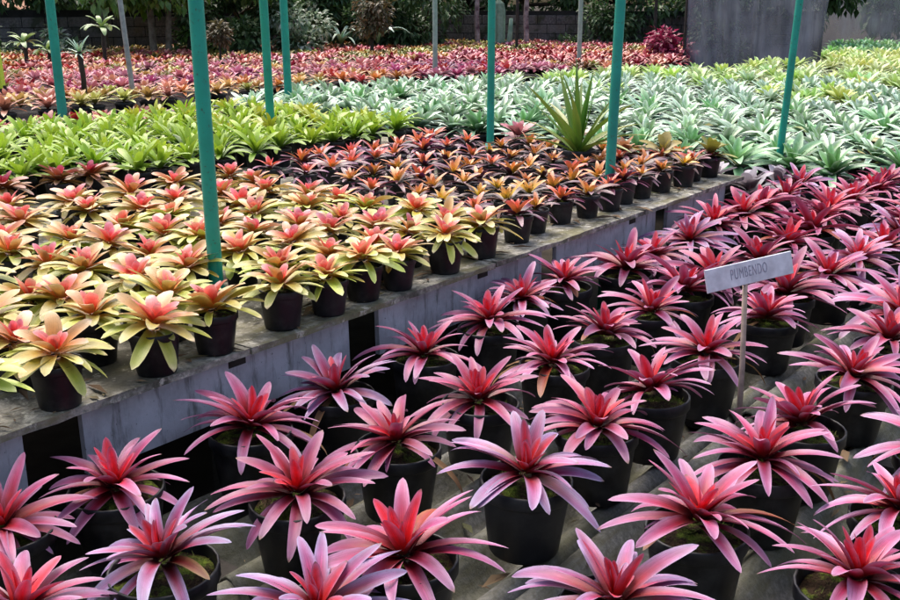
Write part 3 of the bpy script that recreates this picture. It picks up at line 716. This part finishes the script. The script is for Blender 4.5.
for (x, y, ci) in pts:
    h = bed_hue(x, y); c = hue(h); k = random.choice('abc'); s = U(1.25, 1.65); a = U(0, 6.28)
    zz = ZK + .14 + (.02 if h in ('rose', 'pink') else 0)
    if cnt < 300:
        nm = {'red': 'red_bromeliad', 'crimson': 'crimson_bromeliad', 'pink': 'rose_bromeliad', 'rose': 'rose_bromeliad', 'magenta': 'magenta_bromeliad', 'purple': 'magenta_bromeliad', 'orange': 'amber_bromeliad', 'amber': 'amber_bromeliad', 'yellow': 'amber_bromeliad', 'olive': 'olive_bromeliad', 'brown': 'olive_bromeliad', 'salmon': 'red_bromeliad'}[h]
        lbl = f'{HN[h]} bromeliad in the back bed' + (' in the front row by the steel rail' if ci == 0 else ' behind its front row' if ci > 0 else ' where it meets the silver bed')
        if ci == 0:
            t_ = tag(empty(nm, (x, y, ZK)), lbl, 'bromeliad', f'{HN[h]} bromeliads in the back bed')
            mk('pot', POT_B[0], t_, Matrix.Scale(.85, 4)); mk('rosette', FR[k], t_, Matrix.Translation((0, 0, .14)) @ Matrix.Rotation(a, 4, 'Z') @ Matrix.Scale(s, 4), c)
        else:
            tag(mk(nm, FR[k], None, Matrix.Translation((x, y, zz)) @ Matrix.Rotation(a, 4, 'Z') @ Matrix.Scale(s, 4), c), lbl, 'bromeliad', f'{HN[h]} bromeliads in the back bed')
        cnt += 1
    else:
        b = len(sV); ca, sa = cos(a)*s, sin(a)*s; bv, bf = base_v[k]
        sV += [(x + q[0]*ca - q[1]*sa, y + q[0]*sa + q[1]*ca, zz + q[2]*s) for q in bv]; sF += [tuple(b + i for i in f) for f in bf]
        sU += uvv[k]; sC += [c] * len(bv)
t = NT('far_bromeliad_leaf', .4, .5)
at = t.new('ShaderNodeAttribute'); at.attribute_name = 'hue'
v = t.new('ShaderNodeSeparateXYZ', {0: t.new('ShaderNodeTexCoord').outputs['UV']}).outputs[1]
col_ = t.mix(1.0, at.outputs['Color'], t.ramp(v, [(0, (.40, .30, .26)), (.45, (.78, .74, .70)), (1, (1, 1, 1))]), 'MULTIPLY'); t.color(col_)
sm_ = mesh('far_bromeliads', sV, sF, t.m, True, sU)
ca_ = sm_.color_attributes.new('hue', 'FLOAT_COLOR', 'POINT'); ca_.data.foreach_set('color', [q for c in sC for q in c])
tag(mk('distant_bromeliads', sm_), 'mass of small red, pink and amber bromeliads filling the back bed', 'bromeliads', None, 'stuff')

# ------------------------------------------------------------------ poles
def pole(x, y, z0, r, top, mat, label, lean=(0, 0), ring=True):
    t_ = tag(empty('steel_pole', (x, y, 0)), label, 'pole', 'steel poles of the nursery')
    P_ = [(lean[0]*z, lean[1]*z, z) for z in (0, .5, 1.0, 1.6, 2.2, top)]
    mk('pole_tube', MB().tube(P_, r, 16).me('pole_tube', mat, True), t_)
    mk('base_collar', MB().lathe([(r*1.02, z0 + .05), (r*1.35, z0 + .048), (r*1.35, z0 - .01), (r*2.4, z0 - .012), (r*2.4, z0 - .02)], 16, (lean[0]*z0, lean[1]*z0, 0)).me('base_collar', mat, True), t_)
    mk('top_clamp', MB().lathe([(r*1.02, top - .12), (r*1.3, top - .115), (r*1.3, top - .02), (0, top - .0)], 16, (lean[0]*top, lean[1]*top, 0)).me('top_clamp', M['galv'], True), t_)
    return t_
pole(-2.39, 1.96, ZB, .0222, 2.9, M['teal'], 'thick teal pole rising among the coral bromeliads near the bench edge', (-.012, .004))
pole(-2.25, 4.18, ZB, .0232, 2.9, M['teal'], 'teal pole standing between the spiky agave and the bench edge', (.012, .012))
pole(-2.29, 6.55, ZS, .023, 2.9, M['teal'], 'teal pole at the front of the silver bed beside the pink bromeliads', (.03, .02))
pole(-4.77, 4.43, ZB, .0265, 2.9, M['teal'], 'teal pole among the light green bromeliads', (-.01, -.004))
pole(-7.22, 4.52, ZB - .14, .036, 2.9, M['teal'], 'teal pole among the dark red bromeliads beside the lime stake', (-.01, 0))
pole(-7.75, 7.45, ZS, .040, 2.9, M['teal'], 'teal pole where the silver bed meets the back bed', (-.01, 0))
pole(-3.61, 5.17, ZB, .023, 2.9, M['teal'], 'slim teal pole behind the orange bromeliads before the silver bed', (0, 0))
pole(-8.9, 6.42, ZK, .026, 2.9, M['galv'], 'grey galvanised pole behind the steel rail, leaning', (-.045, -.03))
pole(-8.64, 11.05, ZK, .034, 2.9, M['palepole'], 'pale green pole in the purple part of the back bed', (0, 0))
pole(-8.31, 14.33, ZK, .036, 2.9, M['palepole'], 'pale green pole in the crimson part of the back bed', (0, 0))
pole(-9.8, 20.0, 0, .035, 2.9, M['post'], 'thin dark pole in front of the dark hedge', (0, 0))
pole(-15.2, 12.2, 0, .035, 2.9, M['post'], 'thin dark pole beside the twin pale tree trunks', (0, 0))
pole(-11.2, 16.9, 0, .03, 2.9, M['post'], 'thin dark post before the grey wall', (0, 0))
st_ = tag(empty('lime_stake', (-9.9, 5.55, ZK)), 'bright lime painted stake leaning behind a teal pole', 'stake')
mk('stake_board', MB().box((0, 0, .55), (.02, .045, .55), Euler((0, 0, YAW)).to_matrix(), .004).me('stake_board', M['lime']), st_, Matrix.Translation((0, 0, .25)) @ Euler((0, -.06, 0)).to_matrix().to_4x4())
mk('stake_foot', MB().box((0, 0, .14), (.03, .03, .14)).me('stake_foot', M['post']), st_)

# ------------------------------------------------------------------ plant label sign in the pink bed
sg = tag(empty('plant_sign', (-.915, 2.52, ZF)), 'small grey name board on a stick among the pink bromeliads', 'sign')
P1 = Vector((-1.0398, 2.5143, .7713)); P2 = Vector((-.8987, 2.7746, .7958)); mid = (P1 + P2) / 2; ex = (P2 - P1); ln = ex.length; ex.normalize()
nz = (Vector((0, 0, CAMZ)) - mid); nz -= ex * nz.dot(ex); nz.normalize(); nz = (nz * .6 + Vector((nz.x, nz.y, 0)).normalized() * .4); nz -= ex * nz.dot(ex); nz.normalize(); ey = nz.cross(ex)
RM = Matrix((ex, ey, nz)).transposed().to_4x4(); loc = mid - Vector((-.915, 2.52, ZF))
sbd = mk('sign_board', MB().box((0, 0, 0), (ln/2, .032, .003), None, .0015).me('sign_board', M['sign']), sg, Matrix.Translation(loc) @ RM)
mk('sign_stick', MB().tube([(0, 0, -.02), (-.022, .04, .25), tuple(loc - nz*.010 + ey*.03)], [.0085, .0075, .007], 8).me('sign_stick', M['stick'], True), sg)
fc = bpy.data.curves.new('lettering', 'FONT'); fc.body = 'PUMBENDO'; fc.size = .042; fc.align_x = 'CENTER'; fc.align_y = 'CENTER'; fc.extrude = .0004; fc.materials.append(M['ink']); fc.offset = .0; fc.space_character = 1.18
_t = bpy.data.objects.new('lettering_source', fc); lm_ = bpy.data.meshes.new_from_object(_t); bpy.data.objects.remove(_t)
mk('lettering', lm_, sbd, Matrix.Translation((-.005, .002, .0036)) @ Matrix.Diagonal((.50, 1.0, 1, 1)))

# ------------------------------------------------------------------ block walls behind
def block_wall(label, A, B, h, bw=.46, bh=.21):
    A = Vector(A); B = Vector(B); d = (B - A); L = d.length; ang = math.atan2(d.y, d.x)
    w = tag(empty('block_wall', (A.x, A.y, 0), ang), label, 'wall', 'grey block walls')
    mk('mortar_core', MB().box((L/2, 0, h/2 - .01), (L/2, .055, h/2)).me('mortar_core', M['mortar']), w)
    bmz = [MB().box((0, 0, 0), (bw/2 - .008, .075 + .004*i, bh/2 - .007), None, .01).me('block', M['block']) for i in range(3)]
    nr = int(h / bh)
    for r_ in range(nr):
        x = bw/2 - (bw/2 if r_ % 2 else 0) + bw/2
        while x < L - bw/2:
            mk('block', random.choice(bmz), w, Matrix.Translation((x, 0, bh*(r_ + .5))) @ Matrix.Rotation(U(-.01, .01), 4, 'Z')); x += bw
    return w
block_wall('mossy grey block wall behind the yellow and pink beds, below the tiled roof', (-20.5, 8.2), (-15.0, 18.6), 1.34, .42, .20)
block_wall('dark grey block wall behind the crimson bed, beside the shade net', (-14.9, 18.8), (-7.2, 22.6), 1.30, .42, .20)
# tiled shed roof peeping over the wall
sh_ = tag(empty('tiled_shed', (-26.0, 12.0, 0), R(62)), 'low shed with terracotta roof behind the grey wall', 'shed')
mk('shed_wall', MB().box((0, 0, .65), (3.2, 1.5, .65)).me('shed_wall', M['block']), sh_)
V = []; F = []
for i in range(41):
    for s, (yy, zz) in enumerate(((-1.9, 1.30), (0, 2.3), (1.9, 1.30))):
        V.append((-3.5 + 7*i/40, yy, zz + (.03 if i % 2 else 0)))
for i in range(40):
    for s in range(2): a = i*3 + s; F.append((a, a+3, a+4, a+1))
mk('roof', mesh('roof', V, F, M['tile'], False), sh_)
for i in range(9): mk('railing_bar', MB().tube([(0, 0, 1.2), (0, 0, 1.75)], .02, 6).me('railing_bar', M['post']), sh_, Matrix.Translation((-3.2 + i*.8, -2.3, 0)))
mk('railing', MB().tube([(-3.4, -2.3, 1.24), (3.4, -2.3, 1.24)], .03, 6).me('railing', M['post']), sh_)

# ------------------------------------------------------------------ shade nets
def net(label, A, B, z0, h):
    A = Vector(A); B = Vector(B); n = 60; m = 10; V = []; F = []
    d = (B - A); nn = Vector((-d.y, d.x)).normalized()
    for j in range(m + 1):
        for i in range(n + 1):
            s = i/n; p = A + d*s + nn*(.06*sin(s*46 + .4*j) + .10*noise.noise((s*9, j*.25, A.x)))
            V.append((p.x - A.x, p.y - A.y, z0 + h*j/m + (.03*sin(s*31) if j == 0 else 0)))
    for j in range(m):
        for i in range(n): a = j*(n+1)+i; F.append((a, a+1, a+n+2, a+n+1))
    w = tag(empty('shade_net', (A.x, A.y, 0)), label, 'shade net', 'grey shade nets')
    mk('net_cloth', mesh('net_cloth', V, F, M['net']), w)
    mk('top_cable', MB().tube([(0, 0, z0 + h), (d.x, d.y, z0 + h)], .012, 6).me('top_cable', M['post']), w)
    for s in (0, .5, 1): mk('net_post', MB().tube([(d.x*s + nn.x*.12, d.y*s + nn.y*.12, 0), (d.x*s + nn.x*.12, d.y*s + nn.y*.12, z0 + h + .05)], .03, 8).me('net_post', M['post']), w)
net('grey shade net hanging in front of the wall beside the magenta bush', (-7.35, 16.2), (-5.55, 17.6), .30, 2.6)
net('grey shade net hanging behind the farthest pale green band', (-8.8, 24.4), (3.5, 30.0), .2, 2.8)

# ------------------------------------------------------------------ trees and shrubs
def crown_mesh(name, clumps, n, size, mat, droop=.3, elong=2.0):
    """Leaf-shaped folded quads spread through clump volumes."""
    V = []; F = []; tot = sum(c[3]**2 for c in clumps)
    for (cx, cy, cz, r) in clumps:
        k = int(n * r*r / tot)
        for _ in range(k):
            d = Vector((random.gauss(0, 1), random.gauss(0, 1), random.gauss(0, 1))).normalized(); q = r * (rnd() ** .35) * U(.85, 1.12)
            p = Vector((cx, cy, cz)) + Vector((d.x*q, d.y*q, d.z*q*.85))
            t_ = (d + Vector((U(-.8, .8), U(-.8, .8), U(-.7, .5) - droop))).normalized()
            sd_ = t_.cross(Vector((U(-.3, .3), U(-.3, .3), 1))).normalized(); up = sd_.cross(t_)
            l = size * U(.6, 1.3); w = l / elong / 2; b = len(V)
            V += [tuple(p), tuple(p + t_*l*.5 + sd_*w + up*w*.4), tuple(p + t_*l - up*l*.12), tuple(p + t_*l*.5 - sd_*w + up*w*.4), tuple(p + t_*l*.5)]
            F += [(b, b+1, b+4), (b+1, b+2, b+4), (b+4, b+2, b+3), (b, b+4, b+3)]
    return mesh(name, V, F, mat, False)
def tree(name, label, x, y, clumps, n, size, mat, stems, bark, cat='tree', group=None, elong=2.0, droop=.3):
    t_ = tag(empty(name, (x, y, 0), 0), label, cat, group)
    mk('crown', crown_mesh('crown', clumps, n, size, mat, droop, elong), t_)
    for s in stems: mk('trunk', MB().tube(s[0], s[1], 8).me('trunk', bark, True), t_)
    # limbs from the trunk top to every clump
    top = Vector(stems[0][0][-1])
    b = MB()
    for c in clumps:
        q = Vector(c[:3]); b.tube([top - Vector((0, 0, .1)), (top + q)/2 + Vector((0, 0, -.03)), q], [stems[0][1][-1]*.9, stems[0][1][-1]*.55, .006], 5)
    mk('limbs', b.me('limbs', bark, True), t_)['kind'] = 'stuff'
    return t_
def cl(n, rx, ry, z0, z1, r):
    return [(U(-rx, rx), U(-ry, ry), U(z0, z1), r * U(.7, 1.2)) for _ in range(n)]
TB = 'trees and shrubs behind the beds'
# behind and over the left wall
tree('broadleaf_tree', 'twin-trunked pale tree standing before the grey wall', -15.6, 11.7, cl(9, 1.5, 1.5, 1.75, 3.2, .6), 3000, .20, M['f_mid'], [([(0, 0, 0), (.02, 0, .7), (-.05, .02, 1.9)], [.085, .07, .05]), ([(.22, .14, 0), (.24, .16, .7), (.32, .2, 1.9)], [.075, .06, .04])], M['bark'], 'tree', TB)
tree('broadleaf_tree', 'bright green tree overhanging the mossy wall left of the twin trunks', -16.9, 11.6, cl(12, 1.0, 1.5, 1.55, 2.8, .5), 4200, .20, M['f_lime'], [([(0, 0, 0), (.02, 0, 1.4)], [.09, .05])], M['bark'], 'tree', TB)
tree('broadleaf_tree', 'dark tree filling the gap beside the terracotta roof', -19.3, 11.9, cl(7, 1.2, 1.2, 1.7, 3.2, .6), 2400, .2, M['f_dark'], [([(0, 0, 0), (.02, 0, 1.8)], [.09, .05])], M['darkbark'], 'tree', TB)
tree('grey_shrub', 'grey-green bush trailing over the wall by the thin dark pole', -15.9, 14.0, cl(8, .9, .9, 1.25, 2.3, .45), 2600, .18, M['f_pale'], [([(0, 0, 0), (0, 0, 1.3)], [.06, .04])], M['bark'], 'shrub', TB)
tree('dark_shrub', 'tall dark shrub with pale leaves right of the grey wall', -14.6, 13.2, cl(9, .8, .8, .5, 2.2, .42), 3400, .15, M['f_dark'], [([(0, 0, 0), (0, 0, .9)], [.05, .03])], M['darkbark'], 'shrub', TB)
tree('variegated_shrub', 'white-variegated shrub in front of the tall dark shrub', -14.0, 13.7, cl(6, .5, .5, .65, 1.35, .30), 1100, .13, M['f_pale'], [([(0, 0, 0), (0, 0, .7)], [.04, .02])], M['bark'], 'shrub', TB)
for k, (x, y, mt, sz) in enumerate([(-17.6, 9.6, 'f_dark', .5), (-16.6, 10.6, 'f_pale', .35), (-15.0, 12.6, 'f_mid', .45), (-18.6, 9.0, 'f_mid', .45)]):
    tree('wall_shrub', ['dark bush against the mossy wall left of the lime stake', 'pale bush against the mossy wall behind the yucca', 'mid green bush at the foot of the twin trunks', 'green bush at the far left end of the mossy wall'][k], x, y, cl(7, sz, sz, .45, 1.0, sz*.62), 1500, .14, M[mt], [([(0, 0, 0), (0, 0, .6)], [.04, .03])], M['darkbark'], 'shrub', TB)
tree('topiary_bush', 'small bronze bush on a thin stem in the back bed', -12.2, 10.35, cl(4, .10, .10, .95, 1.12, .16), 500, .09, M['f_brown'], [([(0, 0, 0), (.01, 0, .95)], [.025, .018])], M['darkbark'], 'shrub', TB)
tree('dark_shrub', 'dark green shrub behind the white arching leaves', -14.6, 15.6, cl(9, .9, .9, .6, 2.4, .45), 3200, .17, M['f_dark'], [([(0, 0, 0), (0, 0, 1)], [.05, .03])], M['darkbark'], 'shrub', TB)
tree('broadleaf_tree', 'mid green leafy tree between the two grey walls', -14.9, 17.4, cl(11, 1.1, 1.1, .75, 2.6, .5), 3800, .2, M['f_mid'], [([(0, 0, 0), (0, 0, 1.2)], [.07, .04])], M['bark'], 'tree', TB)
tree('topiary_bush', 'rounded dark bush on a stem standing in the back bed', -12.3, 13.9, cl(5, .2, .2, .95, 1.45, .26), 1000, .11, M['f_brown'], [([(0, 0, 0), (.01, 0, .95)], [.04, .03])], M['darkbark'], 'shrub', TB)
tree('dark_shrub', 'dense dark green bush beside the round bush on a stem', -13.4, 16.6, cl(8, .7, .7, .5, 1.7, .42), 2600, .16, M['f_dark'], [([(0, 0, 0), (0, 0, .9)], [.05, .03])], M['darkbark'], 'shrub', TB)
for k, (x, y, n_) in enumerate([(-13.6, 20.8, 10), (-11.6, 21.6, 10), (-9.6, 22.4, 10), (-7.8, 22.8, 9)]):
    tree('dark_tree', ['dark tree over the wall above the pale cactus', 'dark tree over the middle of the dark wall', 'dark tree over the wall left of the magenta bush', 'dark tree behind the magenta bush and shade net'][k], x, y, cl(n_, 1.3, 1.1, 1.35, 3.2, .6), 3000, .2, M['f_dark'], [([(0, 0, 0), (0, 0, 1.5)], [.09, .05])], M['darkbark'], 'tree', TB)
for k, (x, y) in enumerate([(-10.9, 19.9), (-9.0, 20.9)]):
    tree('dark_shrub', ['low dark hedge bush before the dark wall', 'low dark hedge bush left of the magenta bush'][k], x, y, cl(8, .8, .4, .4, 1.3, .36), 2200, .13, M['f_dark'], [([(0, 0, 0), (0, 0, .7)], [.05, .03])], M['darkbark'], 'shrub', TB)
tree('magenta_shrub', 'magenta-leaved bush at the left edge of the shade net', -7.75, 16.4, cl(6, .32, .25, .66, .92, .20), 800, .12, M['f_magenta'], [([(0, 0, 0), (0, 0, .6)], [.03, .02])], M['darkbark'], 'shrub')
for k, (x, y) in enumerate([(-6.5, 29.5), (-2.5, 32.0), (-11.0, 26.5)]):
    tree('dark_tree', ['dark tree seen through the far shade net', 'dark tree behind the far shade net at the edge', 'dark tree between the two shade nets'][k], x, y, cl(10, 1.7, 1.2, .8, 3.2, .7), 2600, .25, M['f_mid'], [([(0, 0, 0), (0, 0, 1.3)], [.1, .06])], M['darkbark'], 'tree', TB)
for k, (x, y, mt) in enumerate([(-21.6, 14.6, 'f_mid'), (-20.6, 14.6, 'f_lime'), (-19.2, 16.2, 'f_mid'), (-18.0, 17.6, 'f_dark'), (-17.2, 19.2, 'f_mid'), (-15.6, 21.2, 'f_dark')]):
    tree('broadleaf_tree', ['mid green tree behind the wall next to the tiled roof', 'light green tree behind the mossy wall above the paddle plants', 'mid green tree behind the mossy wall at the galvanised pole', 'dark tree behind the wall past the twin trunks', 'mid green tree behind the tall dark shrub', 'dark tree behind the corner of the two walls'][k], x, y, cl(12, 1.3, 1.3, .9, 3.2, .6), 3200, .22, M[mt], [([(0, 0, 0), (0, 0, 1.3)], [.09, .05])], M['darkbark'], 'tree', TB)
# pale columnar cactus and its dark-spotted neighbours
cc = tag(empty('columnar_cactus', (-12.6, 18.3, 0)), 'pale green ribbed columnar cactus before the dark wall', 'cactus')
b = MB(); nn_ = 18
for zi, (z, r_) in enumerate([(0, .13), (.8, .15), (1.3, .15), (1.45, .12), (1.52, .04)]):
    for q in range(nn_): rr = r_ * (1 if q % 2 else .82); b.V.append((rr*cos(2*pi*q/nn_), rr*sin(2*pi*q/nn_), z))
for zi in range(4):
    for q in range(nn_): b.F.append((zi*nn_+q, zi*nn_+(q+1) % nn_, (zi+1)*nn_+(q+1) % nn_, (zi+1)*nn_+q))
mk('cactus_body', b.me('cactus_body', M['cactus']), cc)
mk('cactus_arm', MB().tube([(.12, .04, .6), (.24, .08, .7), (.26, .09, 1.15)], [.05, .06, .04], 10).me('cactus_arm', M['cactus'], True), cc)
for k, (x, y) in enumerate([(-12.95, 18.0), (-12.1, 18.6)]):
    tt = tag(empty('pale_trunk', (x, y, 0)), ['mottled pink-white trunk left of the pale cactus', 'mottled white trunk right of the pale cactus'][k], 'tree', 'mottled trunks by the cactus')
    mk('trunk', MB().tube([(0, 0, 0), (.03, 0, .6), (-.02, .02, 1.2), (.04, 0, 2.2)], [.07, .06, .055, .04], 10).me('trunk', M['palebark'], True), tt)
    mk('crown', crown_mesh('crown', [(0, 0, 2.4, .4), (.3, .1, 2.2, .3)], 400, .2, M['f_mid']), tt)
# small palms and big-leaved plants at the left of the back bed
FP = bank('frond', M['silver'], [(9, .26, .03, 72, 40, .01, .0, .6), (10, .28, .03, 35, -25, .01, -.02, .9)], 3, n=5, m=2, base=.7, belly=.4, chan=.4)
yc = tag(empty('yucca_palm', (-9.15, 5.98, ZK)), 'small grey yucca palm on a thin trunk beside a teal pole', 'palm')
mk('trunk', MB().tube([(0, 0, 0), (.01, .01, .35), (0, 0, .62)], [.032, .026, .028], 8).me('trunk', M['darkbark'], True), yc); rosette(yc, FP, .60, .72, (.85, .95, .95))
FB = bank('paddle_leaf', M['green'], [(6, .40, .13, 66, 0, .02, 0, .5), (8, .46, .14, 34, -50, .02, -.02, .9)], 3, n=6, m=4, base=.3, belly=.5, chan=.25)
for k, (x, y, h, s, lb) in enumerate([(-13.9, 8.2, .95, .62, 'pale paddle-leaved plant on a dark stem before the mossy wall'), (-13.6, 9.3, 1.15, .7, 'green paddle-leaved plant right of the lime stake'), (-14.6, 9.0, .8, .6, 'paddle-leaved plant just left of the lime stake')]):
    bp = tag(empty('paddle_plant', (x, y, 0)), lb, 'plant', 'paddle-leaved plants')
    mk('stem', MB().tube([(0, 0, 0), (.02, 0, h*.6), (0, .02, h)], [.04, .03, .03], 8).me('stem', M['darkbark'], True), bp); rosette(bp, FB, h - .03, s, (.85, .85, 3.0))
AP = bank('arching_leaf', M['silver'], [(5, .75, .07, 78, -30, .02, 0, .9), (5, .6, .07, 60, -50, .02, 0, .8)], 3, n=9, m=2, base=.6, belly=.4, chan=.3)
for k, (x, y, s) in enumerate([(-13.7, 14.6, 1.0), (-13.3, 15.2, 1.1)]):
    bp = tag(empty('arching_plant', (x, y, 0)), ['white arching-leaved plant before the dark shrub', 'pale plant with one long arching frond by the round bush'][k], 'plant', 'pale arching plants')
    mk('stem', MB().tube([(0, 0, 0), (.02, 0, .45), (0, .02, .75)], [.04, .03, .03], 8).me('stem', M['darkbark'], True), bp); rosette(bp, AP, .72, s, (1.1, 1.1, 1.1))

# ------------------------------------------------------------------ leaf litter and crumbs on the platform and bench edge
V = []; F = []
for k in range(900):
    if k < 560: x, y, z = U(-1.9, .2), U(.6, 5.0), None
    else: x, y, z = U(-2.2, -1.995), U(.6, 5.1), ZB + .004
    if z is None:
        z = ZF - AMP + AMP * sin(2*pi*((x + 1.93) % .895)/PITCH_C) + .016
    a = U(0, 6.28); l = U(.004, .02) if rnd() < .8 else U(.02, .06); w = l * U(.15, .4); b = len(V)
    for q, (ux, uy, uz) in enumerate(((-1, 0, 0), (0, -1, .15), (1, 0, .1), (0, 1, .2))):
        V.append((x + ux*l*cos(a) - uy*w*sin(a), y + ux*l*sin(a) + uy*w*cos(a), z + uz*l))
    F.append((b, b+1, b+2, b+3))
M['litter'] = foliage('leaf_litter', [(.03, .018, .010), (.10, .06, .03), (.20, .13, .07), (.05, .06, .02)], .85, .05)
tag(mk('leaf_litter', mesh('leaf_litter', V, F, M['litter'], False)), 'brown leaf litter and crumbs on the corrugated sheets', 'litter', None, 'stuff')
